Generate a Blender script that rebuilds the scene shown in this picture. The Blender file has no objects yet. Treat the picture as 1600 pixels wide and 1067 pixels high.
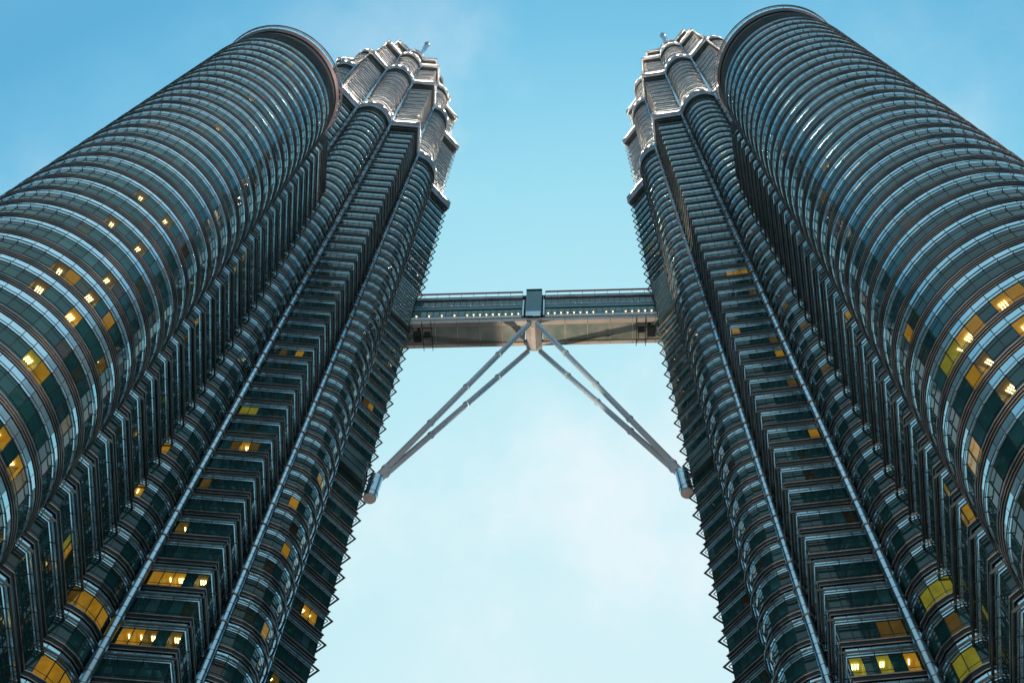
import bpy, bmesh, math, random
from mathutils import Vector, Matrix
from mathutils.bvhtree import BVHTree

# ------------------------------------------------------------------ camera, sky, sun, exposure
scene = bpy.context.scene
COL = scene.collection
EYE = Vector((5.917, -79.066, 1.6))
cd = bpy.data.cameras.new("camera")
cam = bpy.data.objects.new("camera", cd)
COL.objects.link(cam)
right = Vector((0.99842144, 0.04377562, 0.03518994))
down = Vector((-0.02406987, 0.89956503, -0.43612315))
fwd = Vector((-0.0507472, 0.43458769, 0.89919868))
m = Matrix((right, -down, -fwd)).transposed().to_4x4()
m.translation = EYE
cam.matrix_world = m
cd.sensor_width = 36.0
cd.lens = 36.0 * 1650.04 / 1600.0
cd.clip_start = 0.1
cd.clip_end = 6000.0
scene.camera = cam

SUN_EL, SUN_AZ = math.radians(10), math.radians(93)      # low, behind the camera to the right
world = bpy.data.worlds.new("World")
scene.world = world
world.use_nodes = True
wn, wl = world.node_tree.nodes, world.node_tree.links
wn.clear()


def N(t, **k):
    n = wn.new(t)
    for a, b in k.items():
        setattr(n, a, b)
    return n


w_out = N("ShaderNodeOutputWorld")
w_bg = N("ShaderNodeBackground")
w_bg.inputs[1].default_value = 1.0
sky = N("ShaderNodeTexSky", sky_type="NISHITA", sun_disc=False, sun_elevation=SUN_EL, sun_rotation=SUN_AZ)
sky.air_density = 1.4
sky.dust_density = 1.0
sky.ozone_density = 3.0
w_str = N("ShaderNodeVectorMath", operation="MULTIPLY")
w_str.inputs[1].default_value = (0.10, 0.14, 0.13)
wl.new(sky.outputs[0], w_str.inputs[0])
tc = N("ShaderNodeTexCoord")
ramp = N("ShaderNodeValToRGB")       # evening haze: pale and bright low down, deeper blue overhead
cr = ramp.color_ramp
stops = [(0.0, (0.52, 0.76, 0.88)), (0.25, (0.46, 0.72, 0.87)), (0.50, (0.15, 0.46, 0.71)), (0.62, (0.125, 0.45, 0.73)), (0.70, (0.20, 0.58, 0.83)),
         (0.79, (0.36, 0.76, 0.92)), (0.87, (0.50, 0.85, 0.95)), (0.93, (0.60, 0.89, 0.96)), (0.98, (0.68, 0.91, 0.97)), (1.0, (0.76, 0.93, 0.98))]
cr.elements[0].position, cr.elements[1].position = 0.0, 1.0
for i, (p, c) in enumerate(stops):
    e = cr.elements[i] if i == 0 else (cr.elements[len(cr.elements) - 1] if i == len(stops) - 1 else cr.elements.new(p))
    e.color = (*c, 1)
glow = N("ShaderNodeVectorMath", operation="DOT_PRODUCT")      # brightest towards the last light, north and low
glow.inputs[1].default_value = (0.02, 0.82, 0.572)
wl.new(tc.outputs["Generated"], glow.inputs[0])
wl.new(glow.outputs["Value"], ramp.inputs[0])
mixs = N("ShaderNodeMix", data_type="RGBA")
mixs.inputs[0].default_value = 0.96
wl.new(w_str.outputs[0], mixs.inputs[6])
wl.new(ramp.outputs[0], mixs.inputs[7])
cmap = N("ShaderNodeMapping")
cmap.inputs["Scale"].default_value = (1.0, 1.0, 1.0)
cmap.inputs["Location"].default_value = (0.37, 0.1, 0.0)
wl.new(tc.outputs["Generated"], cmap.inputs[0])
cn = N("ShaderNodeTexNoise")
cn.inputs["Scale"].default_value = 3.4
cn.inputs["Detail"].default_value = 7
cn.inputs["Roughness"].default_value = 0.58
wl.new(cmap.outputs[0], cn.inputs[0])
cramp = N("ShaderNodeMapRange", interpolation_type="SMOOTHSTEP")
cramp.inputs[1].default_value = 0.46
cramp.inputs[2].default_value = 0.78
cramp.inputs[4].default_value = 0.95
wl.new(cn.outputs[0], cramp.inputs[0])
mixc = N("ShaderNodeMix", data_type="RGBA")
gm = N("ShaderNodeMapRange", interpolation_type="SMOOTHSTEP")      # cloud veil gathers in the bright half
gm.inputs[1].default_value, gm.inputs[2].default_value = 0.60, 0.86
gm.inputs[3].default_value = 0.12
wl.new(glow.outputs["Value"], gm.inputs[0])
cm_ = N("ShaderNodeMath", operation="MULTIPLY")
wl.new(cramp.outputs[0], cm_.inputs[0]); wl.new(gm.outputs[0], cm_.inputs[1])
wl.new(cm_.outputs[0], mixc.inputs[0])
wl.new(mixs.outputs[2], mixc.inputs[6])
mixc.inputs[7].default_value = (0.86, 0.945, 0.99, 1)
wl.new(mixc.outputs[2], w_bg.inputs[0])
wl.new(w_bg.outputs[0], w_out.inputs[0])

sd = bpy.data.lights.new("sun", "SUN")
sd.energy = 5.0
sd.angle = math.radians(12)
sd.color = (1.0, 0.70, 0.64)
sun = bpy.data.objects.new("sun", sd)
COL.objects.link(sun)
sdir = Vector((math.sin(SUN_AZ) * math.cos(SUN_EL), math.cos(SUN_AZ) * math.cos(SUN_EL), math.sin(SUN_EL)))
sun.rotation_euler = sdir.to_track_quat("Z", "Y").to_euler()



def flood_spot(name, loc, target, watts, ang, color, size):
    ld = bpy.data.lights.new(name, "SPOT")
    ld.energy, ld.spot_size, ld.spot_blend, ld.color, ld.shadow_soft_size = watts, math.radians(ang), 0.4, color, size
    o = bpy.data.objects.new(name, ld)
    COL.objects.link(o)
    o.location = loc
    o.rotation_euler = (Vector(loc) - Vector(target)).to_track_quat("Z", "Y").to_euler()
    return o


# the building's own floodlights: one on the left tower that throws the leg's shadow on the deck, two down on the plaza
flood_spot("deck_floodlight", (-20.5, 14.0, 120.0), (12.0, 4.5, 178.0), 120000, 34, (1.0, 0.80, 0.60), 0.25)
flood_spot("plaza_floodlight", (14.0, -52.0, 1.0), (40.0, -10.0, 100.0), 45000, 75, (1.0, 0.66, 0.46), 0.6)
flood_spot("plaza_floodlight.001", (-8.0, -50.0, 1.0), (-34.0, -8.0, 100.0), 22000, 75, (1.0, 0.70, 0.5), 0.6)
flood_spot("plaza_floodlight.002", (0.0, 8.0, 1.0), (0.0, 5.0, 178.0), 110000, 24, (1.0, 0.96, 0.93), 0.6)

scene.view_settings.view_transform = "Standard"
scene.view_settings.look = "None"
scene.view_settings.exposure = 0.0
scene.view_settings.gamma = 1.0
scene.render.engine = "CYCLES"
scene.cycles.use_denoising = True
scene.cycles.max_bounces = 6
scene.cycles.glossy_bounces = 4
scene.cycles.diffuse_bounces = 3
scene.cycles.transparent_max_bounces = 6
scene.cycles.sample_clamp_indirect = 4.0
scene.cycles.caustics_reflective = False
scene.cycles.caustics_refractive = False

rnd = random.Random(7)
PI = math.pi
PHI = math.radians(6.63)


# ------------------------------------------------------------------ materials
def mat(name, base, rough=0.5, metal=0.0, spec=0.5, emit=None, estr=0.0):
    mt = bpy.data.materials.new(name)
    mt.use_nodes = True
    b = mt.node_tree.nodes["Principled BSDF"]
    b.inputs["Base Color"].default_value = (*base, 1)
    b.inputs["Roughness"].default_value = rough
    b.inputs["Metallic"].default_value = metal
    b.inputs["Specular IOR Level"].default_value = spec
    if emit:
        b.inputs["Emission Color"].default_value = (*emit, 1)
        b.inputs["Emission Strength"].default_value = estr
    return mt


def wear(mt, scale, lo, hi, r_lo, r_hi, bump=0.0, stretch=(1, 1, 1)):
    """soiling: noise in object space drives colour and roughness, and a faint relief"""
    nt = mt.node_tree
    b = nt.nodes["Principled BSDF"]
    t = nt.nodes.new("ShaderNodeNewGeometry")
    mp = nt.nodes.new("ShaderNodeMapping")
    mp.inputs["Scale"].default_value = stretch
    nt.links.new(t.outputs["Position"], mp.inputs[0])
    n = nt.nodes.new("ShaderNodeTexNoise")
    n.inputs["Scale"].default_value = scale
    n.inputs["Detail"].default_value = 4
    nt.links.new(mp.outputs[0], n.inputs[0])
    r = nt.nodes.new("ShaderNodeValToRGB")
    r.color_ramp.elements[0].position, r.color_ramp.elements[1].position = 0.35, 0.7
    r.color_ramp.elements[0].color = (*lo, 1)
    r.color_ramp.elements[1].color = (*hi, 1)
    nt.links.new(n.outputs[0], r.inputs[0])
    nt.links.new(r.outputs[0], b.inputs["Base Color"])
    mr = nt.nodes.new("ShaderNodeMapRange")
    mr.inputs[1].default_value, mr.inputs[2].default_value = 0.3, 0.7
    mr.inputs[3].default_value, mr.inputs[4].default_value = r_lo, r_hi
    nt.links.new(n.outputs[0], mr.inputs[0])
    nt.links.new(mr.outputs[0], b.inputs["Roughness"])
    if bump:
        bp = nt.nodes.new("ShaderNodeBump")
        bp.inputs["Distance"].default_value = bump
        nt.links.new(n.outputs[0], bp.inputs["Height"])
        nt.links.new(bp.outputs[0], b.inputs["Normal"])
    return mt


def glass_mat():
    """tinted curtain-wall glass: every pane a little different in tone and tilt"""
    mt = mat("tinted_glass", (0.01, 0.03, 0.033), 0.04)
    nt = mt.node_tree
    b = nt.nodes["Principled BSDF"]
    b.inputs["IOR"].default_value = 1.45
    g = nt.nodes.new("ShaderNodeNewGeometry")
    oi = nt.nodes.new("ShaderNodeObjectInfo")
    ad = nt.nodes.new("ShaderNodeMath"); ad.operation = "ADD"
    nt.links.new(g.outputs["Random Per Island"], ad.inputs[0])
    nt.links.new(oi.outputs["Random"], ad.inputs[1])
    fr = nt.nodes.new("ShaderNodeMath"); fr.operation = "FRACT"
    nt.links.new(ad.outputs[0], fr.inputs[0])
    r = nt.nodes.new("ShaderNodeValToRGB")
    r.color_ramp.interpolation = "CONSTANT"
    cols = [(0, (0.010, 0.056, 0.058)), (0.45, (0.014, 0.072, 0.073)), (0.70, (0.009, 0.045, 0.048)), (0.84, (0.024, 0.10, 0.104)),
            (0.91, (0.028, 0.046, 0.030)), (0.955, (0.045, 0.036, 0.020)), (0.98, (0.030, 0.10, 0.115))]
    r.color_ramp.elements[1].position = 0.999
    for i, (p, c) in enumerate(cols):
        e = r.color_ramp.elements[0] if i == 0 else r.color_ramp.elements.new(p)
        e.color = (*c, 1)
    r.color_ramp.elements[-1].color = (0.03, 0.085, 0.095, 1)
    nt.links.new(fr.outputs[0], r.inputs[0])
    nt.links.new(r.outputs[0], b.inputs["Base Color"])
    wn2 = nt.nodes.new("ShaderNodeTexWhiteNoise"); wn2.noise_dimensions = "1D"
    nt.links.new(fr.outputs[0], wn2.inputs["W"])
    sb = nt.nodes.new("ShaderNodeVectorMath"); sb.operation = "SUBTRACT"
    sb.inputs[1].default_value = (0.5, 0.5, 0.5)
    nt.links.new(wn2.outputs["Color"], sb.inputs[0])
    sc = nt.nodes.new("ShaderNodeVectorMath"); sc.operation = "SCALE"
    sc.inputs["Scale"].default_value = 0.035
    nt.links.new(sb.outputs[0], sc.inputs[0])
    a2 = nt.nodes.new("ShaderNodeVectorMath"); a2.operation = "ADD"
    nt.links.new(g.outputs["Normal"], a2.inputs[0]); nt.links.new(sc.outputs[0], a2.inputs[1])
    nm = nt.nodes.new("ShaderNodeVectorMath"); nm.operation = "NORMALIZE"
    nt.links.new(a2.outputs[0], nm.inputs[0])
    nt.links.new(nm.outputs[0], b.inputs["Normal"])
    return mt


def clear_glass():
    mt = bpy.data.materials.new("clear_lit_glass")
    mt.use_nodes = True
    nt = mt.node_tree
    nt.nodes.clear()
    o = nt.nodes.new("ShaderNodeOutputMaterial")
    mx = nt.nodes.new("ShaderNodeMixShader")
    tr = nt.nodes.new("ShaderNodeBsdfTransparent"); tr.inputs[0].default_value = (0.82, 0.9, 0.84, 1)
    gl = nt.nodes.new("ShaderNodeBsdfGlossy"); gl.inputs["Roughness"].default_value = 0.03
    lw = nt.nodes.new("ShaderNodeLayerWeight"); lw.inputs[0].default_value = 0.5
    f = nt.nodes.new("ShaderNodeMath"); f.operation = "POWER"; f.inputs[1].default_value = 5.0
    nt.links.new(lw.outputs["Facing"], f.inputs[0])
    nt.links.new(f.outputs[0], mx.inputs[0]); nt.links.new(tr.outputs[0], mx.inputs[1]); nt.links.new(gl.outputs[0], mx.inputs[2])
    nt.links.new(mx.outputs[0], o.inputs[0])
    return mt


M = {}
M["glass"] = glass_mat()
M["clear"] = clear_glass()
M["steel"] = wear(mat("satin_steel", (0.5, 0.56, 0.6), 0.25, 1.0), 0.35, (0.30, 0.42, 0.48), (0.46, 0.58, 0.64), 0.20, 0.38, stretch=(1, 1, 0.3))
M["panel"] = wear(mat("steel_spandrel_sheet", (0.5, 0.58, 0.62), 0.15, 0.7), 0.5, (0.42, 0.70, 0.82), (0.56, 0.82, 0.90), 0.10, 0.20)
M["rib"] = wear(mat("rolled_steel_rib", (0.4, 0.45, 0.48), 0.3, 1.0), 0.8, (0.12, 0.22, 0.26), (0.28, 0.42, 0.48), 0.25, 0.45)
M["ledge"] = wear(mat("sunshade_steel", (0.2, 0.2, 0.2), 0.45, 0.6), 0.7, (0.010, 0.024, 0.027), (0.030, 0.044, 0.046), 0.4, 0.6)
M["nose"] = wear(mat("brushed_nosing_tube", (0.5, 0.45, 0.4), 0.35, 0.7), 0.5, (0.20, 0.22, 0.225), (0.48, 0.44, 0.42), 0.32, 0.5)
M["shade"] = wear(mat("sunshade_tube_metal", (0.1, 0.1, 0.1), 0.4, 0.8), 0.6, (0.07, 0.11, 0.12), (0.16, 0.18, 0.18), 0.3, 0.5)
M["crown"] = wear(mat("crown_satin_steel", (0.5, 0.5, 0.53), 0.45, 0.35), 0.5, (0.40, 0.43, 0.47), (0.62, 0.63, 0.66), 0.38, 0.55)
M["dark"] = mat("dark_gap_metal", (0.012, 0.018, 0.02), 0.6, 0.2)
M["mullion"] = mat("anodised_mullion", (0.03, 0.04, 0.042), 0.4, 0.6)
M["column"] = wear(mat("polished_column_cladding", (0.5, 0.6, 0.65), 0.22, 1.0), 0.4, (0.34, 0.48, 0.56), (0.50, 0.64, 0.72), 0.18, 0.32, stretch=(1, 1, 0.4))
M["roof"] = mat("roof_sheet", (0.16, 0.17, 0.17), 0.6, 0.3)
M["louvre"] = wear(mat("crown_louvre_steel", (0.3, 0.3, 0.3), 0.35, 0.8), 0.5, (0.34, 0.39, 0.45), (0.60, 0.62, 0.68), 0.3, 0.45)
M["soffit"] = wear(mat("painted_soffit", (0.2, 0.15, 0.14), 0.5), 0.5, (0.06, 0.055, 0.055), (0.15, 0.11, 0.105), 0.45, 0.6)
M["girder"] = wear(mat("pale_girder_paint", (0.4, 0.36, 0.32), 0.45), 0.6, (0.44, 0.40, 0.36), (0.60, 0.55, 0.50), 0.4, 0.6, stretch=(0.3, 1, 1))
M["leg"] = wear(mat("grey_leg_paint", (0.33, 0.33, 0.34), 0.4), 0.12, (0.40, 0.49, 0.56), (0.50, 0.60, 0.67), 0.35, 0.5)
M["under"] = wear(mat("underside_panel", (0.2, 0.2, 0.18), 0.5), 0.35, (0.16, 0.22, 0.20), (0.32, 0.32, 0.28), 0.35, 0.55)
M["rail"] = mat("oxide_red_rail", (0.42, 0.20, 0.24), 0.5)
M["bridgeglass"] = wear(mat("bridge_glass", (0.02, 0.07, 0.08), 0.05), 0.6, (0.012, 0.05, 0.058), (0.03, 0.10, 0.11), 0.03, 0.08)
M["teal"] = wear(mat("teal_tinted_cladding", (0.05, 0.14, 0.17), 0.3, 0.4), 0.5, (0.035, 0.10, 0.125), (0.07, 0.18, 0.21), 0.22, 0.4)
M["housing"] = wear(mat("bearing_housing_sheet", (0.05, 0.08, 0.09), 0.35, 0.5), 0.5, (0.02, 0.045, 0.05), (0.045, 0.075, 0.082), 0.3, 0.5)
M["portal"] = wear(mat("portal_cladding", (0.1, 0.18, 0.19), 0.35, 0.5), 0.35, (0.055, 0.115, 0.125), (0.11, 0.19, 0.20), 0.25, 0.45)
M["lowglass"] = wear(mat("lower_deck_glass", (0.05, 0.16, 0.16), 0.06), 0.5, (0.035, 0.13, 0.13), (0.075, 0.22, 0.21), 0.04, 0.1)
M["lamp"] = mat("warm_lamp", (1, 0.8, 0.5), 0.5, emit=(1.0, 0.60, 0.20), estr=9)
M["lampw"] = mat("small_white_lamp", (1, 1, 1), 0.5, emit=(1.0, 0.9, 0.7), estr=6)
M["ceil"] = mat("ceiling_light_tube", (1, 1, 1), 0.5, emit=(1.0, 0.74, 0.30), estr=9)
M["flood"] = mat("crown_floodlight", (1, 1, 1), 0.5, emit=(1.0, 0.80, 0.58), estr=190)


def room_mat(name, c, k):
    mt = mat(name, c, 0.7, emit=c, estr=k)
    nt = mt.node_tree
    b = nt.nodes["Principled BSDF"]
    g = nt.nodes.new("ShaderNodeNewGeometry")
    n = nt.nodes.new("ShaderNodeTexNoise"); n.inputs["Scale"].default_value = 0.9; n.inputs["Detail"].default_value = 3
    nt.links.new(g.outputs["Position"], n.inputs[0])
    mr = nt.nodes.new("ShaderNodeMapRange"); mr.inputs[3].default_value = 0.35 * k; mr.inputs[4].default_value = 1.5 * k
    nt.links.new(n.outputs[0], mr.inputs[0]); nt.links.new(mr.outputs[0], b.inputs["Emission Strength"])
    return mt


M["room_amber"] = room_mat("amber_room", (0.33, 0.165, 0.018), 0.85)
M["room_yellow"] = room_mat("yellow_green_room", (0.23, 0.19, 0.028), 0.8)
M["room_dim"] = room_mat("dim_brown_room", (0.10, 0.055, 0.016), 0.8)


# ------------------------------------------------------------------ mesh helpers
class MB:
    def __init__(s):
        s.v, s.f = [], []

    def add(s, v, f):
        k = len(s.v)
        s.v += [tuple(x) for x in v]
        s.f += [tuple(i + k for i in q) for q in f]

    def box(s, c, sx, sy, sz, ax=None, ay=None, az=None):
        ax = Vector(ax or (1, 0, 0)); ay = Vector(ay or (0, 1, 0)); az = Vector(az or (0, 0, 1)); c = Vector(c)
        v = [c + ax * (sx / 2 * a) + ay * (sy / 2 * b) + az * (sz / 2 * d) for d in (-1, 1) for a, b in ((-1, -1), (1, -1), (1, 1), (-1, 1))]
        s.add(v, [(3, 2, 1, 0), (4, 5, 6, 7), (0, 1, 5, 4), (1, 2, 6, 5), (2, 3, 7, 6), (3, 0, 4, 7)])

    def tube(s, a, b, r, n=12, r2=None, caps=True):
        a, b = Vector(a), Vector(b)
        d = (b - a).normalized()
        u = d.orthogonal().normalized()
        w = d.cross(u)
        r2 = r if r2 is None else r2
        v = [a + (u * math.cos(t) + w * math.sin(t)) * r for t in [2 * PI * i / n for i in range(n)]] + \
            [b + (u * math.cos(t) + w * math.sin(t)) * r2 for t in [2 * PI * i / n for i in range(n)]]
        f = [(i, (i + 1) % n, n + (i + 1) % n, n + i) for i in range(n)]
        if caps:
            f += [tuple(range(n - 1, -1, -1)), tuple(range(n, 2 * n))]
        s.add(v, f)

    def sweep(s, outline, prof, closed=True):
        """profile [(offset, z)...] carried round a closed plan outline"""
        rings = [[(x, y, z) for x, y in outline(o)] for o, z in prof]
        n, k = len(rings[0]), len(rings)
        v = [p for r in rings for p in r]
        f = []
        for j in range(k if closed else k - 1):
            j2 = (j + 1) % k
            for i in range(n):
                i2 = (i + 1) % n
                f.append((j * n + i, j * n + i2, j2 * n + i2, j2 * n + i))
        s.add(v, f)

    def lathe(s, prof, n=32, c=(0, 0)):
        s.sweep(lambda o: [(c[0] + o * math.cos(2 * PI * i / n), c[1] + o * math.sin(2 * PI * i / n)) for i in range(n)], prof, False)

    def mesh(s, name, m, smooth=False):
        me = bpy.data.meshes.new(name)
        me.from_pydata(s.v, [], s.f)
        me.materials.append(m)
        me.update()
        bm = bmesh.new(); bm.from_mesh(me)
        bmesh.ops.recalc_face_normals(bm, faces=bm.faces)
        bm.to_mesh(me); bm.free()
        if smooth:
            me.polygons.foreach_set("use_smooth", [True] * len(me.polygons))
        return me


def put(name, me, parent=None, loc=None, rz=0.0, kind=None, label=None):
    o = bpy.data.objects.new(name, me)
    COL.objects.link(o)
    if parent:
        o.parent = parent
    if loc is not None:
        o.location = loc
    if rz:
        o.rotation_euler = (0, 0, rz)
    if kind:
        o["kind"] = kind
    if label:
        o["label"] = label
    return o


def thing(name, label, cat, loc, group=None, rz=0.0):
    o = bpy.data.objects.new(name, None)
    COL.objects.link(o)
    o.location = loc
    o.rotation_euler = (0, 0, rz)
    o["label"] = label; o["category"] = cat
    if group:
        o["group"] = group
    return o


def rect(o, z, ro, rz):
    return [(o - ro, z - rz), (o + ro, z - rz), (o + ro, z + rz), (o - ro, z + rz)]


def hexp(o, z, r, n=6):
    return [(o + r * math.cos(2 * PI * (i + .5) / n), z + r * math.sin(2 * PI * (i + .5) / n)) for i in range(n)]


def ico(c, r):
    v = [(c[0] + r * x, c[1] + r * y, c[2] + r * z) for x, y, z in ((1, 0, 0), (-1, 0, 0), (0, 1, 0), (0, -1, 0), (0, 0, 1), (0, 0, -1))]
    return v, [(0, 2, 4), (2, 1, 4), (1, 3, 4), (3, 0, 4), (2, 0, 5), (1, 2, 5), (3, 1, 5), (0, 3, 5)]


# ------------------------------------------------------------------ plan outlines
class Star:
    """eight points with an arc bay between each pair; offset o grows it outwards"""

    def __init__(s, k=1.0, arcseg=9, facepanes=6, chamfer=False, af=1.0):
        s.af = af       # how far the arc bays follow an outward offset
        s.R, s.rc, s.ra = 26.27 * k, 20.5 * k, 4.2 * max(k, 0.01)
        s.k, s.n, s.fp, s.ch = k, arcseg, facepanes, chamfer
        s.rp = 23.256 * k
        s.P = math.radians(11.83)

    def junction(s, o):
        c, t = math.cos(PI / 8), math.sin(PI / 8)
        L = (s.R + o * math.sqrt(2)) * math.cos(PI / 4)
        r = s.ra + o * s.af
        # line x c + y t = L with y=-a ; circle (x-rc)^2+a^2=r^2
        A = 1 + (t / c) ** 2; x0 = L / c - s.rc; B = 2 * x0 * t / c; Cc = x0 * x0 - r * r
        disc = max(B * B - 4 * A * Cc, 0)
        a = (-B + math.sqrt(disc)) / (2 * A)
        x = L / c + a * t / c
        return x, a, math.atan2(a, x - s.rc), r

    def bays(s, o):
        """list of (kind, [points]) per bay, in world-plan angles, tower centre at origin"""
        out = []
        x, a, th, r = s.junction(o)
        for k in range(8):
            va = k * PI / 4
            V = s.R + o * math.sqrt(2)
            if s.ch:
                d = max(o * math.sqrt(2) - 0.12, 0.02)
                out.append([("v", va, V - d, -d), ("v", va, V - d, d)])
            else:
                out.append([("v", va, V, 0.0)])
            aa = va + PI / 8
            out.append([("a", aa, s.rc + r * math.cos(-th + 2 * th * i / s.n), r * math.sin(-th + 2 * th * i / s.n)) for i in range(s.n + 1)])
        return out

    def __call__(s, o):
        pts = []
        for b in s.bays(o):
            for _, a, x, y in b:
                pts.append((x * math.cos(a) - y * math.sin(a), x * math.sin(a) + y * math.cos(a)))
        return pts

    def walls(s, o=0.0):
        """wall segments (p, q, panes, bay) at offset o"""
        B = s.bays(o)
        W = lambda t: Vector((t[2] * math.cos(t[1]) - t[3] * math.sin(t[1]), t[2] * math.sin(t[1]) + t[3] * math.cos(t[1])))
        out = []
        for k in range(8):
            v = W(B[2 * k][0]); arc = [W(t) for t in B[2 * k + 1]]; prev = W(B[2 * k - 1][-1])
            out.append((prev, v, s.fp, k * 4)); out.append((v, arc[0], s.fp, k * 4 + 1))
            for i in range(s.n):
                out.append((arc[i], arc[i + 1], 1, k * 4 + 2))
        return out


class Ring:
    def __init__(s, R, n):
        s.R, s.n = R, n

    def __call__(s, o):
        return [((s.R + o) * math.cos(2 * PI * i / s.n), (s.R + o) * math.sin(2 * PI * i / s.n)) for i in range(s.n)]

    def walls(s, o=0.0):
        p = [Vector(t) for t in s(o)]
        return [(p[i], p[(i + 1) % s.n], 1, i) for i in range(s.n)]


class Link:
    """plan of the block that joins a tower to its annex; x runs from the tower's axis to the annex's"""

    def __init__(s):
        s.p = [(23.1, -9.3), (32.45, -9.75), (36.6, -5.6), (36.6, 5.6), (32.45, 9.75), (23.1, 9.3)]
        s.n = 6

    def __call__(s, o):
        out = []
        n = len(s.p)
        for i in range(n):
            a, b, c = Vector(s.p[i - 1]), Vector(s.p[i]), Vector(s.p[(i + 1) % n])
            d1, d2 = (b - a).normalized(), (c - b).normalized()
            n1, n2 = Vector((d1.y, -d1.x)), Vector((d2.y, -d2.x))
            h = (n1 + n2).normalized()
            q = b + h * (o / h.dot(n1))
            out.append((q.x, q.y))
        return out

    def walls(s, o=0.0):
        p = [Vector(t) for t in s(o)]
        out = []
        for i, k in ((0, 10), (1, 5), (3, 5), (4, 10)):
            out.append((p[i], p[(i + 1) % 6], k, i))
        return out


H = 4.0
GH = 2.28      # glass height
SILL = 1.70    # height of the glass foot over the storey's sunshade


# ------------------------------------------------------------------ one storey's shared meshes
def storey_meshes(tag, plan, plan_ch):
    d = {}
    an = tag.startswith("annex")
    no, ns = (0.30, 0.27) if an else (0.66, 0.30)
    b = MB()                                   # open sunshade: tubes and rails on brackets at the window head
    b.sweep(plan, hexp(no, 0.0, 0.04 if an else 0.12))
    if not an:
        b.sweep(plan, rect(.30, 0.0, 0.03, 0.05))
    d["sunshade"] = b.mesh(tag + "_sunshade", M["crown" if tag in ("tower1", "tower2", "tower3", "tower4") else "shade"])
    b = MB()                                   # the noses of the sill
    for o_, z_, r_ in (((ns, 1.64, .04), (ns - .07, 1.40, .032), (ns - .14, 1.18, .03)) if an else ((ns, 1.62, .055), (ns - .10, 1.16, .05))):
        b.sweep(plan, hexp(o_, z_, r_))
    top_ = tag in ("tower1", "tower2", "tower3", "tower4")      # the set-back tiers are clad in paler satin steel
    d["nosing"] = b.mesh(tag + "_nosing", M["crown" if top_ else "nose"])
    b = MB()
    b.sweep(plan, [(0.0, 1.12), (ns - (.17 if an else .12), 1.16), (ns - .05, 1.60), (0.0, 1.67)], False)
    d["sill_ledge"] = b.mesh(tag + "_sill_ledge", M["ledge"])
    b = MB()
    for o, z, r in ((0.05, 0.20, 0.13),):
        b.sweep(plan, [(0.0, z - r), (o, z - r * .9), (o + .02, z), (o, z + r * .9), (0.0, z + r)], False)
    d["spandrel_rib"] = b.mesh(tag + "_spandrel_rib", M["crown" if top_ else "panel"])
    b = MB()
    b.sweep(plan, [(-0.03, -.02), (-0.03, 1.3)], False)
    d["backing"] = b.mesh(tag + "_backing", M["dark"])
    b = MB()
    br = MB()
    for p, q, n, _ in plan.walls(0.0):
        u = (q - p).normalized(); nrm = Vector((u.y, -u.x)); L = (q - p).length
        for i in range(n + (1 if n > 1 else 0)):
            c = p + u * (L * i / n)
            b.box((c.x + nrm.x * .02, c.y + nrm.y * .02, SILL + GH / 2), 0.06, 0.10, GH, (u.x, u.y, 0), (nrm.x, nrm.y, 0))
            b.box((c.x + nrm.x * .02, c.y + nrm.y * .02, .6), 0.05, 0.07, 1.0, (u.x, u.y, 0), (nrm.x, nrm.y, 0))
            if i % 2 == 0 and (n == 1 or 0 < i < n):
                br.box((c.x + nrm.x * no / 2, c.y + nrm.y * no / 2, -0.02), 0.05, no, 0.09, (u.x, u.y, 0), (nrm.x, nrm.y, 0))
    b.sweep(plan, rect(0.03, SILL + .62, 0.02, 0.015))
    d["mullion"] = b.mesh(tag + "_mullion", M["mullion"])
    d["bracket"] = br.mesh(tag + "_bracket", M["shade"])
    return d


def unit_box(name, m, bevel=False):
    b = MB()
    b.box((0, 0, 0), 1, 1, 1)
    return b.mesh(name, m)


PANE_ME = {}


def pane_mesh(kind, w, m):
    key = (kind, round(w, 2), m.name)
    if key not in PANE_ME:
        b = MB()
        if kind == "window_pane":
            b.box((0, 0, SILL + GH / 2), w - 0.06, 0.03, GH - 0.02)
        else:
            # folded sheet: a flat face with returned lower lip
            b.box((0, 0.0, 0.70), w - 0.06, 0.08, 0.66)
        PANE_ME[key] = b.mesh(kind + "_%.2f" % w, m)
    return PANE_ME[key]


# a coarse occluder of everything, to know which panes the photograph's viewpoint really sees
OCC_V, OCC_F = [], []


def occlude(plan, c, rot, z0, z1):
    pts = plan(-0.3)
    k = len(OCC_V); n = len(pts)
    for z in (z0, z1):
        for x, y in pts:
            OCC_V.append((c[0] + x * math.cos(rot) - y * math.sin(rot), c[1] + x * math.sin(rot) + y * math.cos(rot), z))
    for i in range(n):
        OCC_F.append((k + i, k + (i + 1) % n, k + n + (i + 1) % n, k + n + i))


LIT = {}   # (building, storey, wall index, pane index) -> kind of lit room ; filled below


def project(p):
    q = Vector(p) - EYE
    z = q.dot(fwd)
    if z <= 1:
        return None
    return 800 + 1650.04 * q.dot(right) / z, 533.5 + 1650.04 * q.dot(down) / z


PANES = []   # every pane: building, local position...


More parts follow.
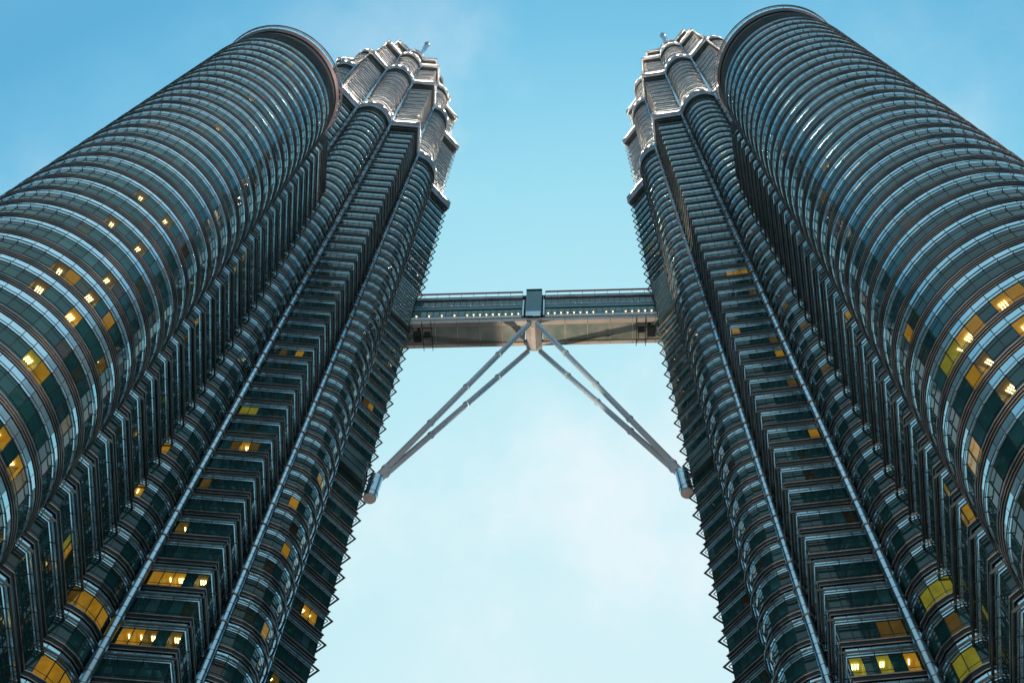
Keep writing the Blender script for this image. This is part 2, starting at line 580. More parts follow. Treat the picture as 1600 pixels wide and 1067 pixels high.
def collect(bname, root, c, rot, plan, storeys, local=None):
    for k, z in storeys:
        for wi, (p, q, n, bay) in enumerate(plan.walls(0.0)):
            u = (q - p).normalized(); L = (q - p).length / n
            nl = Vector((u.y, -u.x))
            for i in range(n):
                m_ = p + u * (L * (i + .5))
                wx = c[0] + m_.x * math.cos(rot) - m_.y * math.sin(rot); wy = c[1] + m_.x * math.sin(rot) + m_.y * math.cos(rot)
                nx = nl.x * math.cos(rot) - nl.y * math.sin(rot); ny = nl.x * math.sin(rot) + nl.y * math.cos(rot)
                area = 0.0
                wz = z + SILL + 1.3
                d = Vector((wx, wy, wz)) - EYE
                if d.x * nx + d.y * ny < 0:
                    s = project((wx, wy, wz))
                    if s and -60 < s[0] < 1660 and -60 < s[1] < 1127:
                        dist = d.length
                        area = L * 2.35 * abs(d.x * nx + d.y * ny) / dist / dist / dist
                        PANES.append([area, bname, k, wi, i, (wx, wy, wz), (nx, ny), s, root])
                if local:      # the link is laid out in the tower's frame but hangs under the annex
                    of, ro = local
                    cs, sn = math.cos(ro), math.sin(ro)
                    t_ = lambda w_: Vector((w_.x * cs - w_.y * sn, w_.x * sn + w_.y * cs))
                    STORE[(bname, k, wi, i)] = (z, t_(m_) + of, t_(u), t_(nl), L)
                else:
                    STORE[(bname, k, wi, i)] = (z, m_.copy(), u.copy(), nl.copy(), L)


STORE = {}

# ------------------------------------------------------------------ the ground
b = MB()
b.box((0, 0, -0.5), 5000, 5000, 1.0)
M["paving"] = wear(mat("plaza_paving", (0.2, 0.19, 0.18), 0.7), 0.05, (0.16, 0.15, 0.14), (0.26, 0.24, 0.22), 0.5, 0.8)
put("ground", b.mesh("ground", M["paving"]), kind="structure")

# ------------------------------------------------------------------ towers
Z0 = 1.7        # storey k has its sunshade at Z0 + 4 k
D = 49.173
TIERS = [  # scale, first ledge z, storeys, cap bottom, cap top, arc segments, panes per facet
    (1.0, 0, 61, 247.4, 251.6, 9, 6),
    (0.925, 251.7, 11, 299.3, 303.0, 8, 6),
    (0.805, 303.1, 7, 333.6, 336.6, 7, 5),
    (0.64, 336.7, 5, 359.0, 361.6, 6, 4),
    (0.46, 361.7, 3, 376.0, 378.5, 5, 3),
]


def build_tower(side, label):
    """side -1 = left. The two are mirror images, so the right one runs its star the other way round."""
    bname = "L" if side < 0 else "R"
    # mirrored star equals the star turned by -PHI because the star itself is symmetric
    rot = PHI if side < 0 else PI - PHI
    root = thing("skyscraper", label, "skyscraper", (side * D, 0, 0), "the pair of crowned glass towers", rot)
    c = (side * D, 0)
    st_all = []
    for ti, (k, zb, ns, cb, ct, seg, fp) in enumerate(TIERS):
        plan, plan_ch = Star(k, seg, fp), None
        ms = storey_meshes("tower%d" % ti, plan, plan_ch) if ("t", ti) not in CACHE else CACHE[("t", ti)]
        CACHE[("t", ti)] = ms
        zs = []
        for j in range(ns):
            z = (Z0 + H * j) if ti == 0 else zb + 0.5 + H * j
            zs.append((j + 100 * ti, z))
        bearing = 31
        for key, z in zs:
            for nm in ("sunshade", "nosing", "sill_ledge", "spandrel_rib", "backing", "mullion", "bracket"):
                if ti == 0 and key < 12 and nm in ("bracket", "mullion"):
                    continue
                if ti > 2 and nm in ("bracket",):
                    continue
                o = put(nm, ms[nm], root, (0, 0, z))
                if nm in ("mullion", "bracket", "spandrel_rib"):
                    o["kind"] = "stuff"
        ztop = zs[-1][1] + H
        occlude(plan, c, rot, zs[0][1], ct)
        list_ = [(kk, zz) for kk, zz in zs]
        collect(bname, root, c, rot, plan, list_)
        # crown band of the tier: last ledge, recess, overhanging louvred parapet
        b = MB(); b.sweep(plan, [(0.0, ztop), (0.0, cb + .3)], False)
        put("recess_wall", b.mesh("recess_wall", M["glass"]), root)
        b = MB(); b.sweep(plan, hexp(0.66, ztop, 0.09)); b.sweep(plan, rect(0.2, ztop, 0.1, 0.05))
        put("sunshade", b.mesh("top_sunshade", M["shade"]), root)
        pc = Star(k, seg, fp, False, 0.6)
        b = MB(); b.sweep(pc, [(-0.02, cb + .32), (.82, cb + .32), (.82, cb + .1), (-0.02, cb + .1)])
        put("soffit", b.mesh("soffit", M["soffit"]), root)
        nb = max(4, int((ct - cb) / 0.75))
        me = MB()
        for i in range(nb + 1):
            z = cb + (ct - cb) * i / nb
            me.sweep(pc, rect(0.86, z, 0.14, 0.10 if i not in (0, nb) else 0.19))
        lo = put("crown_louvre", me.mesh("crown_louvre", M["louvre"]), root, kind="stuff")
        b = MB(); b.sweep(pc, [(.68, cb), (.68, ct)], False)
        put("parapet", b.mesh("parapet", M["dark"]), root)
        # the roof deck of the tier
        b = MB()
        pts = pc(.7)
        b.add([(x, y, ct - .6) for x, y in pts] + [(0, 0, ct - .6)], [(i, (i + 1) % len(pts), len(pts)) for i in range(len(pts))])
        put("roof_deck", b.mesh("roof_deck", M["roof"]), root)
        # columns where point and arc bays meet
        z0c = 0 if ti == 0 else zb
        r = 0.46 * (1 if ti == 0 else 0.85)
        if ti < 3:
            b = MB(); b.tube((0, 0, 0), (0, 0, cb + 1.0 - z0c), r, 16)
            jt = b.mesh("column_shaft", M["column"], True)
            mj = MB()
            for j in range(int((cb - z0c) / H) + 1):
                for dz in ((0, 1.35, 2.7) if ti == 0 else (0, 2)):
                    mj.lathe([(r, -0.03 + dz + H * j + (Z0 if ti == 0 else .5)), (r + .018, -0.03 + dz + H * j + (Z0 if ti == 0 else .5)),
                              (r + .018, .03 + dz + H * j + (Z0 if ti == 0 else .5)), (r, .03 + dz + H * j + (Z0 if ti == 0 else .5))], 14)
            joints = mj.mesh("column_joint", M["dark"])
            cm = MB()
            cm.lathe([(r + .01, -.09), (r + .14, -.09), (r + .14, .09), (r + .01, .09), (r + .01, -.09)], 16)
            cm.box((-r - .45, 0, 0), 0.9, 0.09, 0.12)
            collar = cm.mesh("collar", M["nose"])
            for kk in range(8):
                for sg in (-1, 1):
                    hid = ti == 0 and kk == (6 if side < 0 else 2)
                    a = kk * PI / 4 + sg * Star(k).P
                    x, y = Star(k).rp * math.cos(a), Star(k).rp * math.sin(a)
                    col = put("column", jt, root, (x, y, z0c), a)
                    jo = put("joint", joints, col, (0, 0, 0), kind="stuff")
                    wa = rot + a
                    face = (math.cos(wa) * (EYE.x - c[0]) + math.sin(wa) * (EYE.y - c[1])) / math.hypot(EYE.x - c[0], EYE.y - c[1]) > 0.25
                    if ti == 0:
                        lo_, hi_ = ((46, 61) if hid else (20, 61)) if face else (0, 0)
                        for j in range(lo_, hi_):
                            put("collar", collar, col, (0, 0, Z0 + H * j - z0c))
        # floodlights on the deck of the tier below wash this tier
        if ti in (1, 2, 3):
            lowp = Star(TIERS[ti - 1][0])
            for wi_, (p, q, n_, bay) in enumerate(lowp.walls(.45)):
                if bay % 4 < 2:
                    spots_ = (.3, .7)
                elif n_ == 1 and (wi_ % (lowp.n + 2)) - 2 in (2, 6):
                    spots_ = (.5,)
                    d_ = (q - p).normalized(); p = p - Vector((d_.y, -d_.x)) * .35; q = q - Vector((d_.y, -d_.x)) * .35
                else:
                    continue
                for t_ in spots_:
                    u_ = p.lerp(q, t_)
                    put("floodlight", FLOOD, root, (u_.x, u_.y, zb - .45), math.atan2(q.y - p.y, q.x - p.x) + PI / 2)
    # pinnacle: stepped cone, mast and ball
    b = MB(); b.lathe([(9, 378), (7.4, 384), (7.4, 386), (5.4, 394), (5.4, 396), (3.4, 404), (3.0, 410), (1.7, 420), (0, 420)], 32)
    put("pinnacle_cone", b.mesh("pinnacle_cone", M["steel"], False), root)
    b = MB(); b.lathe([(1.0, 420), (0.75, 436), (.35, 452), (.2, 455), (0, 455)], 16)
    for i in range(14):
        b.lathe([(.9, 421 + i * 2.1), (1.15 - i * .03, 421.2 + i * 2.1), (.9, 421.5 + i * 2.1)], 16)
    put("mast", b.mesh("mast", M["steel"]), root)
    b = MB()
    for i in range(9):
        t0, t1 = -PI / 2 + PI * i / 9, -PI / 2 + PI * (i + .7) / 9
        b.lathe([(1.15 * math.cos(t0), 453.6 + 1.15 * math.sin(t0)), (1.22 * math.cos((t0 + t1) / 2), 453.6 + 1.22 * math.sin((t0 + t1) / 2)), (1.15 * math.cos(t1), 453.6 + 1.15 * math.sin(t1))], 20)
    b.lathe([(.02, 452.6), (1.0, 453.3), (1.0, 453.9), (.02, 454.7)], 20)
    put("ball", b.mesh("ball", M["steel"], True), root)
    # housing of the leg bearing on the point that faces the other tower
    pz0, pz1 = Z0 + H * 31 - 0.3, Z0 + H * 32 + .4
    for nm, lo_, hi_, o_ in (("bearing_housing", pz0, pz1, .9), ("portal_casing", 176.4, 192.6, .95)):
        s0 = Star(1.0)
        x, a_, th, r = s0.junction(o_)
        ja = PI / 8
        J = Vector((x * math.cos(ja) + a_ * math.sin(ja), x * math.sin(ja) - a_ * math.cos(ja)))   # junction next to the point
        V = 26.27 + o_ * math.sqrt(2)
        tri = [(J.x, -J.y), (V - 1.3, -1.3), (V - 1.3, 1.3), (J.x, J.y), (J.x - 2, J.y), (J.x - 2, -J.y)]
        b = MB()
        b.add([(p[0], p[1], z) for z in (lo_, hi_) for p in tri], [(5, 4, 3, 2, 1, 0), (6, 7, 8, 9, 10, 11)] + [(i, (i + 1) % 6, 6 + (i + 1) % 6, 6 + i) for i in range(6)])
        pc_ = put(nm, b.mesh(nm, M["portal"]), root)
        sb_ = MB()
        nsm = int((hi_ - lo_) / 1.3)
        for i_ in range(1, nsm):
            z_ = lo_ + (hi_ - lo_) * i_ / nsm
            q_ = [(p[0] * 1.0015, p[1] * 1.004) for p in tri[:4]]
            for a_i in range(3):
                p0_, p1_ = Vector(q_[a_i]), Vector(q_[a_i + 1]); mm = (p0_ + p1_) / 2; dd = p1_ - p0_
                sb_.box((mm.x, mm.y, z_), dd.length, .07, .06, (dd.normalized().x, dd.normalized().y, 0), (-dd.normalized().y, dd.normalized().x, 0))
        put("seam", sb_.mesh("seam", M["mullion"]), pc_, kind="stuff")
    return root


CACHE = {}
fb = MB()
fb.box((0, 0, 0), 0.5, 2.2, 0.35)
FLOOD = fb.mesh("floodlight", M["flood"])

tower_l = build_tower(-1, "left glass tower, carrying the left end of the skybridge, beside the dark ringed annex")
tower_r = build_tower(1, "right glass tower, carrying the right end of the skybridge, beside the pinkish ringed annex")


# ------------------------------------------------------------------ round annexes
def build_annex(side, label):
    bname = "l" if side < 0 else "r"
    c = (side * 44.612, -38.863)
    root = thing("annex_tower", label, "building", (c[0], c[1], 0), "the two round annex towers")
    plan = Ring(10.80, 56)
    if "a" not in CACHE:
        CACHE["a"] = storey_meshes("annex", plan, plan)
    ms = CACHE["a"]
    zs = [(j, Z0 + H * j) for j in range(45)]
    for key, z in zs:
        for nm in ("sunshade", "nosing", "sill_ledge", "spandrel_rib", "backing", "mullion", "bracket"):
            if key < 5 and nm in ("bracket", "mullion"):
                continue
            o = put(nm, ms[nm], root, (0, 0, z))
            if nm in ("mullion", "bracket", "spandrel_rib"):
                o["kind"] = "stuff"
    occlude(plan, c, 0, 0, 190)
    collect(bname, root, c, 0, plan, zs)
    zt = Z0 + H * 45
    b = MB()
    b.lathe([(10.3, zt - .1), (10.3, 190.2)], 56)
    put("drum", b.mesh("drum", M["dark"]), root)
    for i in range(8):
        b = MB()
        z = zt + 0.1 + i * 0.72
        b.lathe([(10.1, z - .06), (10.75, z - .04), (10.75, z + .05), (10.1, z + .06)], 84)
        put("louvre_ring", b.mesh("louvre_ring", M["shade"]), root)
    b = MB()
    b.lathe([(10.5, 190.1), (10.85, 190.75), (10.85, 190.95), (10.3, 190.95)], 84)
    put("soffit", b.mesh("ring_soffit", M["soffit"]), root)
    b = MB()
    b.lathe([(0.01, 190.95), (10.5, 190.95)], 56)
    put("roof_deck", b.mesh("annex_roof", M["roof"]), root)
    b = MB()
    b.lathe(hexp(11.12, 192.3, .13, 6) + [hexp(11.12, 192.3, .13, 6)[0]], 96)
    put("rim_tube", b.mesh("rim_tube", M["nose"]), root)
    b = MB()
    b.lathe(hexp(11.0, 191.7, .06, 6) + [hexp(11.0, 191.7, .06, 6)[0]], 96)
    for i in range(56):
        a = 2 * PI * i / 56
        b.tube((10.8 * math.cos(a), 10.8 * math.sin(a), 190.8), (11.1 * math.cos(a), 11.1 * math.sin(a), 192.3), 0.05, 5)
    b.lathe([(10.62, 191.1), (10.7, 191.1), (10.7, 191.3), (10.62, 191.3), (10.62, 191.1)], 56)
    put("rim_strut", b.mesh("rim_strut", M["nose"]), root, kind="stuff")
    # glazed block that links it to the tower behind, 45 storeys too
    lp = Link()
    if "k" not in CACHE:
        CACHE["k"] = storey_meshes("link", lp, lp)
    ks = CACHE["k"]
    tc_ = Vector((side * D, 0))
    lrot = math.atan2(c[1] - tc_.y, c[0] - tc_.x)
    off = tc_ - Vector(c)
    for key, z in zs:
        for nm in ("sunshade", "nosing", "sill_ledge", "spandrel_rib", "backing", "mullion", "bracket"):
            if key < 14 and nm in ("bracket", "mullion"):
                continue
            o = put(nm, ks[nm], root, (off.x, off.y, z), lrot)
            if nm in ("mullion", "bracket", "spandrel_rib"):
                o["kind"] = "stuff"
    lt = 185.5
    occlude(lp, (side * D, 0), lrot, 0, lt)
    collect(bname, root, (side * D, 0), lrot, lp, [(k + 200, z) for k, z in zs], local=(off, lrot))
    b = MB()
    b.sweep(lp, [(0.0, zs[-1][1] + 4), (0.0, lt), (.12, lt), (.12, lt + .2), (-1.0, lt + .2)], False)
    for i_ in range(6):
        b.sweep(lp, rect(.14, zs[-1][1] + 4 + .68 * i_, .10, .05))
    b.add([(x, y, lt) for x, y in lp(.2)], [(0, 1, 2, 3, 4, 5)])
    put("link_parapet", b.mesh("link_parapet", M["shade"]), root, (off.x, off.y, 0), lrot)
    return root


annex_l = build_annex(-1, "round annex on the left, dark ringed drum with a dark flared rim")
annex_r = build_annex(1, "round annex on the right, ringed drum tinted pink along its outer edge")

#LIT0
LIT.update({
    ('l', 19, 51, 0): ('a', 3), ('l', 20, 48, 0): ('d', 2), ('l', 20, 49, 0): ('a', 0), ('l', 21, 51, 0): ('d', 2), ('l', 20, 51, 0): ('d', 3),
    ('l', 20, 53, 0): ('a', 0), ('l', 19, 48, 0): ('d', 3), ('l', 17, 51, 0): ('y', 3), ('l', 23, 48, 0): ('d', 2), ('l', 23, 51, 0): ('d', 2),
    ('l', 25, 48, 0): ('d', 2), ('l', 25, 51, 0): ('d', 2), ('l', 17, 52, 0): ('a', 0), ('l', 19, 55, 0): ('d', 1), ('l', 17, 0, 0): ('d', 1),
    ('l', 15, 53, 0): ('a', 1), ('l', 36, 48, 0): ('d', 2), ('l', 32, 48, 0): ('d', 2), ('l', 42, 48, 0): ('y', 0), ('l', 15, 55, 0): ('a', 3),
    ('l', 15, 0, 0): ('d', 1), ('l', 15, 5, 0): ('d', 2), ('L', 101, 67, 0): ('y', 0), ('l', 31, 5, 0): ('a', 0), ('l', 231, 3, 0): ('a', 1),
    ('l', 230, 3, 0): ('a', 1), ('l', 226, 3, 0): ('a', 0), ('l', 26, 6, 0): ('a', 1), ('l', 217, 3, 4): ('y', 1), ('l', 217, 3, 5): ('a', 2),
    ('L', 23, 72, 0): ('a', 0), ('L', 21, 72, 0): ('a', 1), ('L', 17, 73, 0): ('a', 0), ('L', 17, 74, 0): ('a', 0), ('L', 17, 75, 0): ('a', 0),
    ('L', 17, 72, 0): ('d', 0), ('L', 15, 73, 0): ('a', 0), ('L', 15, 74, 0): ('a', 0), ('L', 15, 75, 0): ('a', 0), ('L', 19, 77, 1): ('a', 0),
    ('L', 19, 77, 2): ('a', 1), ('L', 19, 77, 3): ('a', 3), ('L', 19, 77, 5): ('d', 4), ('L', 17, 77, 1): ('a', 1), ('L', 17, 77, 2): ('a', 1),
    ('L', 17, 77, 3): ('d', 2), ('L', 17, 77, 5): ('d', 3), ('L', 23, 77, 1): ('d', 0), ('L', 21, 77, 1): ('d', 1), ('L', 27, 77, 1): ('y', 0),
    ('L', 27, 77, 2): ('y', 0), ('L', 25, 77, 3): ('a', 2), ('L', 25, 77, 2): ('d', 0), ('L', 25, 77, 4): ('d', 0), ('L', 31, 77, 4): ('a', 0),
    ('L', 31, 77, 2): ('d', 0), ('L', 27, 83, 0): ('a', 0), ('L', 27, 84, 0): ('a', 0), ('L', 25, 81, 0): ('a', 0), ('L', 23, 82, 0): ('a', 0),
    ('L', 20, 83, 0): ('a', 0), ('L', 21, 0, 0): ('d', 2), ('L', 23, 0, 3): ('a', 2), ('L', 23, 0, 4): ('a', 1), ('L', 20, 0, 2): ('d', 1),
    ('L', 35, 0, 2): ('d', 0), ('L', 35, 0, 3): ('a', 0), ('r', 17, 35, 0): ('a', 3), ('r', 17, 36, 0): ('a', 0), ('r', 17, 32, 0): ('a', 3),
    ('r', 17, 33, 0): ('a', 0), ('r', 17, 31, 0): ('y', 1), ('r', 17, 30, 0): ('y', 0), ('r', 16, 35, 0): ('a', 2), ('r', 16, 31, 0): ('a', 0),
    ('r', 16, 32, 0): ('d', 2), ('r', 15, 32, 0): ('d', 3), ('r', 19, 29, 0): ('a', 0), ('r', 15, 28, 0): ('a', 2), ('r', 15, 27, 0): ('a', 0),
    ('r', 217, 0, 9): ('a', 0), ('r', 16, 23, 0): ('a', 1), ('r', 216, 0, 9): ('a', 0), ('r', 216, 1, 0): ('a', 1), ('R', 17, 17, 0): ('y', 0),
    ('R', 17, 16, 0): ('y', 0), ('R', 17, 15, 0): ('y', 0), ('r', 215, 0, 3): ('y', 0), ('R', 15, 16, 0): ('y', 0), ('R', 15, 15, 0): ('y', 0),
    ('R', 16, 16, 0): ('d', 0), ('R', 16, 12, 4): ('a', 1), ('R', 16, 12, 0): ('y', 3), ('R', 16, 12, 2): ('y', 2), ('R', 17, 12, 4): ('d', 0),
    ('R', 18, 11, 3): ('y', 0), ('R', 17, 12, 3): ('d', 0), ('R', 37, 12, 2): ('a', 0), ('R', 37, 12, 3): ('a', 0), ('R', 37, 12, 4): ('a', 0),
    ('R', 35, 12, 4): ('d', 0), ('r', 230, 0, 2): ('a', 0), ('R', 30, 16, 0): ('d', 0), ('r', 228, 0, 2): ('a', 0), ('R', 32, 12, 0): ('a', 0),
    ('R', 30, 12, 4): ('a', 0), ('R', 31, 12, 4): ('d', 0), ('r', 225, 0, 9): ('a', 0), ('r', 225, 1, 0): ('a', 2), ('R', 32, 15, 0): ('d', 0),
    ('R', 101, 14, 0): ('y', 0), ('R', 102, 4, 0): ('y', 0), ('R', 25, 12, 4): ('a', 0), ('R', 28, 12, 4): ('d', 0), ('R', 34, 5, 0): ('a', 0),
    ('R', 27, 16, 0): ('d', 0), ('R', 52, 1, 2): ('y', 0), ('R', 52, 1, 1): ('y', 0), ('r', 27, 30, 0): ('d', 1), ('r', 28, 32, 0): ('d', 1),
})
#LIT1

# ------------------------------------------------------------------ panes: the largest seen ones singly, the rest joined
bvh = BVHTree.FromPolygons([Vector(v) for v in OCC_V], OCC_F)
ROOTS = {"L": tower_l, "R": tower_r, "l": annex_l, "r": annex_r}
seen = []
for P in PANES:
    p = Vector(P[5]) + Vector((P[6][0], P[6][1], 0)) * 0.2
    d = EYE - p
    if bvh.ray_cast(p, d.normalized(), d.length)[0] is None:
        seen.append(P)
seen.sort(key=lambda P: -P[0])
single = {}
count = {}
for P in seen:
    k = P[1]
    if count.get(k, 0) < 300:
        single[(P[1], P[2], P[3], P[4])] = P
        count[k] = count.get(k, 0) + 1
lit_keys = set(LIT)
for b_ in ROOTS:
    need = [k for k in lit_keys if k[0] == b_ and k not in single]
    if need:
        drop = [k for k in list(single)[::-1] if k[0] == b_ and k not in lit_keys][:len(need)]
        for k in drop:
            del single[k]
        for k in need:
            single[k] = True

joined = {}
rooms = {}
for key, (z, c, u, nl, L) in STORE.items():
    bn = key[0]
    low = z < 30
    # the spandrel sheet above the pane
    ang = math.atan2(u.y, u.x)
    if key in single:
        lit = LIT.get(key)
        put("window_pane", pane_mesh("window_pane", L, M["clear"] if lit else M["glass"]), ROOTS[bn], (c.x, c.y, z), ang, label=("warmly lit window" if lit else None))
        put("spandrel_panel", pane_mesh("spandrel_panel", L, M["crown" if bn in "LR" and key[1] >= 100 else "panel"]), ROOTS[bn], (c.x + nl.x * .03, c.y + nl.y * .03, z), ang)
        if lit:
            kind = lit[0]
            rb = MB()
            q0, q1 = -L / 2 + .02, L / 2 - .02
            dp = 2.4
            # open-fronted room, seen from the inside
            v = [(x_, y_, z_) for z_ in (SILL + .02, SILL + GH) for x_, y_ in ((q0, .03), (q1, .03), (q1, dp), (q0, dp))]
            rb.add(v, [(0, 1, 2, 3), (4, 7, 6, 5), (0, 3, 7, 4), (1, 5, 6, 2), (3, 2, 6, 7)])
            me = bpy.data.meshes.new("room"); me.from_pydata(rb.v, [], rb.f); me.materials.append(M[{"a": "room_amber", "y": "room_yellow", "d": "room_dim"}[kind]])
            rm = put("lit_room", me, ROOTS[bn], (c.x, c.y, z), ang)
            if lit[1]:
                lb = MB()
                for t in range(lit[1]):
                    lb.box((-0.22 * (lit[1] - 1) / 2 + 0.22 * t, 0.85, SILL + GH - .12), .09, .55, .06)
                put("ceiling_light", lb.mesh("ceiling_light", M["ceil"]), rm)
        continue
    nx, ny = nl
    for kind, m_, w, t, za, zb_, off in (("window_pane", M["glass"], L - .06, .03, SILL + .01, SILL + GH - .01, 0.0), ("spandrel_panel", M["panel"], L - .06, .08, .37, 1.03, .03)):
        if kind == "spandrel_panel" and bn in "LR" and key[1] >= 100:
            m_ = M["crown"]
        J = joined.setdefault((bn, kind, m_.name), (MB(), m_))[0]
        cx, cy = c.x + nx * off, c.y + ny * off
        f0 = t / 2
        a = (cx - u.x * w / 2 + nx * f0, cy - u.y * w / 2 + ny * f0); b2 = (cx + u.x * w / 2 + nx * f0, cy + u.y * w / 2 + ny * f0)
        a_ = (a[0] - nx * t, a[1] - ny * t); b_ = (b2[0] - nx * t, b2[1] - ny * t)
        za, zb_ = z + za, z + zb_
        J.add([(*a, za), (*b2, za), (*b2, zb_), (*a, zb_), (*a_, za), (*b_, za), (*b_, zb_), (*a_, zb_)],
              [(0, 1, 2, 3), (4, 5, 1, 0), (3, 2, 6, 7), (1, 5, 6, 2), (4, 0, 3, 7)])
for (bn, kind, _mn), (J, m_) in joined.items():
    me = bpy.data.meshes.new(kind + "_field"); me.from_pydata(J.v, [], J.f); me.materials.append(m_)
    put(kind, me, ROOTS[bn], (0, 0, 0), kind="stuff")

# ------------------------------------------------------------------ skybridge
YB, WB = 5.085, 2.56
BZ0, BZ1 = 179.0, 190.6
bridge = thing("skybridge", "two-storey skybridge with a lamp-lit lower deck spanning between the two towers", "bridge", (0, YB, 0))


def bput(name, mb, m, **k):
    return put(name, mb.mesh(name, m), bridge, **k)


XE = 24.7
for sg in (-1, 1):
    b = MB(); w = 0.85 if sg < 0 else 0.65
    b.box((0, sg * (WB - w / 2), BZ0 + .65), 2 * XE + 4, w, 1.3)
    bput("girder", b, M["girder"])
    for x0, x1 in ((-XE - 2, -1.6), (1.6, XE + 2)):
        pass
for sx in (-1, 1):
    n = 6
    for i in range(n):
        xa, xb = sx * (1.7 + (XE + .3) * i / n), sx * (1.7 + (XE + .3) * (i + 1) / n)
        b = MB(); b.box(((xa + xb) / 2, 0.1, BZ0 + .55), abs(xb - xa) - .03, 2 * WB - 1.45, .12)
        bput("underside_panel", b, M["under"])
        b = MB(); b.box((xb, 0.1, BZ0 + .46), .10, 2 * WB - 1.5, .14)
        bput("cross_rib", b, M["girder"])
        for sg in (-1, 1):
            b = MB(); b.box((xb, sg * (WB - .40), BZ0 - .005), .05, .78, .03); b.box((xb, sg * (WB + .01), BZ0 + .65), .05, .04, 1.28)
            bput("girder_seam", b, M["mullion"])
for sg in (-1, 1):          # the two long faces
    y = sg * WB
    for sx in (-1, 1):
        x0, x1 = 2.2, XE + 1.5
        xm, L = sx * (x0 + x1) / 2, x1 - x0

        def strip(name, m, za, zb, dy, t):
            b = MB(); b.box((xm, y + sg * dy, (za + zb) / 2), L, t, zb - za)
            return bput(name, b, m)
        strip("fascia", M["leg"], BZ0 + 1.32, BZ0 + 2.35, .06, .24)
        strip("sill", M["mullion"], BZ0 + 2.4, BZ0 + 2.85, .0, .3)
        strip("deck_edge", M["teal"], BZ0 + 5.6, BZ0 + 6.9, .03, .2)
        strip("deck_trim", M["steel"], BZ0 + 6.95, BZ0 + 7.1, .12, .2)
        strip("eave", M["louvre"], BZ0 + 10.3, BZ0 + 10.55, .10, .35)
        strip("eave", M["steel"], BZ0 + 10.9, BZ0 + 11.1, .0, .35)
        strip("wall", M["dark"], BZ0 + 2.85, BZ0 + 10.9, -.25, .1)
        nn = 20
        for i in range(nn):
            w = L / nn
            x = sx * (x0 + w * (i + .5))
            for nm, za, zb in (("lower_window", 2.95, 5.55), ("upper_window", 7.15, 10.25)):
                b = MB(); b.box((x, y - sg * .08, BZ0 + (za + zb) / 2), w - .09, .06, zb - za)
                bput(nm, b, M["lowglass" if nm[0] == "l" else "bridgeglass"])
        b = MB()
        for i in range(nn + 1):
            x = sx * (x0 + L * i / nn)
            b.box((x, y + sg * .02, BZ0 + 6.6), .07, .14, 7.4)
        bput("mullion", b, M["mullion"], kind="stuff")
        b = MB(); b.tube((sx * x0, y + sg * .55, BZ1 + .65), (sx * x1, y + sg * .55, BZ1 + .65), .2, 8)
        for i in range(11):
            x = sx * (x0 + L * i / 10)
            b.tube((x, y - sg * .2, BZ1 - .2), (x, y + sg * .55, BZ1 + .65), .04, 5)
        bput("roof_rail", b, M["rail"])
        # lamps along the lower deck and the few small ones above
        skip = {-1: (2, 4, 6, 8, 10), 1: (8, 11)}[sx] if sg < 0 else (1, 5, 9)
        for i in range(nn):
            x = sx * (x0 + L * (i + .5) / nn)
            if i < nn and ((i not in skip and i < 18) if sx > 0 else ((nn - 1 - i) not in skip)):
                b = MB()
                b.add(*ico((x, y + sg * .28, BZ0 + 2.62), .13))
                bput("lamp", b, M["lamp"])
            if rnd.random() < .16:
                b = MB(); b.add(*ico((x + .3, y + sg * .1, BZ0 + 7.25), .09))
                bput("lamp", b, M["lampw"])
b = MB()
b.sweep(lambda o: [(-XE - 2, -WB - o), (XE + 2, -WB - o), (XE + 2, WB + o), (-XE - 2, WB + o)], [(.1, BZ1), (-.5, BZ1 + .5), (-2.5, BZ1 + .8)], False)
b.box((0, 0, BZ1 - .1), 2 * XE + 4, 2 * WB, .15)
bput("roof", b, M["roof"])
# maintenance ladder frames hanging under the deck near each tower
for sx in (-1, 1):
    b = MB()
    for x in (19.0, 20.7):
        b.box((sx * x, 0, BZ0 - .18), .12, 2 * WB + .9, .14)
    for yy in (-1.6, 0.2, 2.0):
        b.box((sx * 19.85, yy, BZ0 - .05), 1.8, .08, .08)
    b.box((sx * 19.9, -.1, BZ0 + .25), 1.2, 1.0, .5)
    b.box((sx * 21.8, .3, BZ0 + .3), 1.5, 2.2, .35)
    b.box((sx * 21.4, -.9, BZ0 + .22), .5, 1.2, .5)
    bput("maintenance_frame", b, M["mullion"])
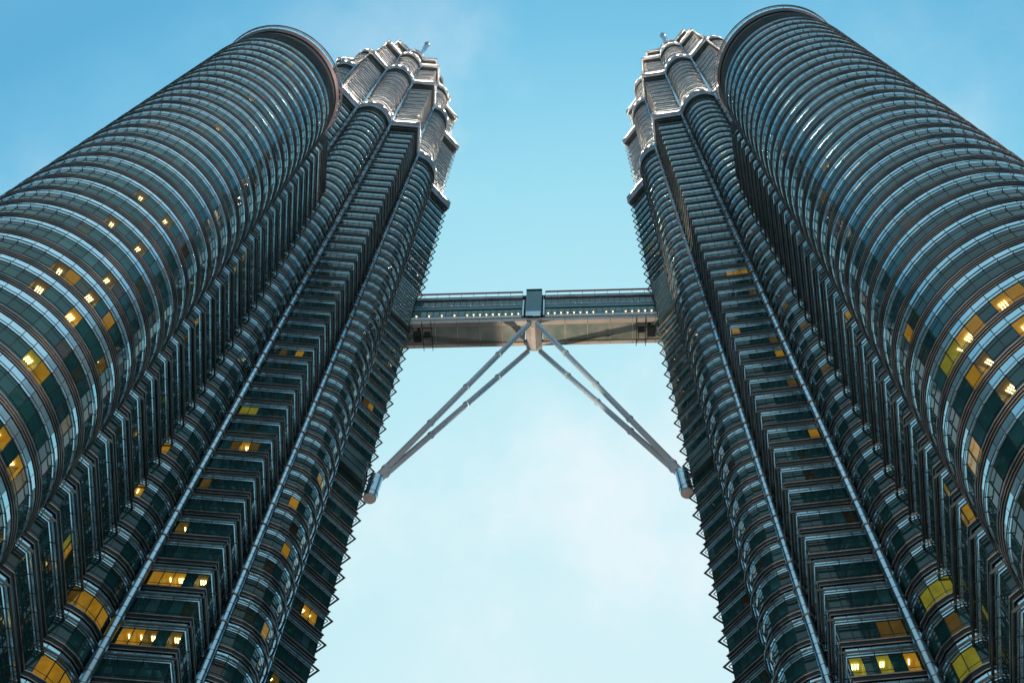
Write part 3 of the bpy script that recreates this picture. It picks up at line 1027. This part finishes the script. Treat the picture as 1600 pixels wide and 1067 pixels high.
# central tower-like block over the legs
b = MB()
for sg in (-1, 1):
    y = sg * (WB + .30)
    b.box((0, y, BZ0 + 4.5), 3.0, .7, 5.6)
    b.box((0, sg * (WB + .15), BZ0 + 10.2), 3.0, .5, 5.6)
    b.box((0, y, BZ0 + 2.0), 3.1, .6, .25)
b.box((0, 0, BZ1 + 2.25), 3.1, 2 * WB + .9, .25)
bput("central_block", b, M["teal"])
b = MB()
for sg in (-1, 1):
    b.box((0, sg * (WB + .75), BZ0 + 1.6), 2.7, .12, 1.9)
bput("block_panel", b, M["steel"])
b = MB()
for sg in (-1, 1):
    for sx in (-1, 1):
        b.box((sx * 1.95, sg * (WB + .2), BZ0 + 5.2), .28, .5, 7.0)
bput("pilaster", b, M["column"])
# keel node under the middle, a ridge along its underside
b = MB()
y0, y1 = -WB - .3, WB + .9
v = []
for y, k in ((y0, 0.35), (y0 + 1.0, 1.0), (y1 - 1.0, 1.0), (y1, .35)):
    zb = BZ0 - 1.5 * k
    v += [(-1.5, y, BZ0 + .7), (1.5, y, BZ0 + .7), (1.45, y, BZ0 - .1), (.35, y, zb), (-.35, y, zb), (-1.45, y, BZ0 - .1)]
f = [(5, 4, 3, 2, 1, 0), (18, 19, 20, 21, 22, 23)]
for j in range(3):
    for i in range(6):
        f.append((j * 6 + i, j * 6 + (i + 1) % 6, j * 6 + 6 + (i + 1) % 6, j * 6 + 6 + i))
b.add(v, f)
bput("node", b, M["girder"])
# legs: a converging pair of tubes on either side
for sx in (-1, 1):
    base = Vector((sx * 21.95, 0, 130.9))
    for yt, zt_, xt in ((-WB + .2, 177.9, .8), (WB + .45, 177.4, 1.2)):
        top = Vector((sx * xt, yt, zt_))
        b = MB()
        bo = base + Vector((0, .38 * (1 if yt > 0 else -1), 0))
        b.tube(bo, top, .47, 20)
        leg = put("leg", b.mesh("leg", M["leg"], False), bridge)
        for p_ in leg.data.polygons:
            p_.use_smooth = len(p_.vertices) == 4
        for t in (.04, .30, .53, .76):
            p = bo.lerp(top, t); d = (top - bo).normalized()
            cb_ = MB(); cb_.tube(p - d * .12, p + d * .12, .60, 18); cb_.tube(p + d * .12, p + d * .5, .53, 18)
            put("flange", cb_.mesh("flange", M["leg"]), leg)
    b = MB(); b.tube((sx * 22.35, -.1, 125.7), (sx * 22.15, -.05, 130.9), .96, 24)
    for z in (126.6, 129.9):
        b.tube((sx * 22.3, -.1, z), (sx * 22.3, -.1, z + .1), 1.01, 24)
    cy = bput("bearing", b, M["column"])
    b = MB(); b.tube((sx * 22.35, -.1, 125.55), (sx * 22.35, -.1, 125.70), .90, 24)
    put("bearing_cap", b.mesh("bearing_cap", M["girder"]), cy)
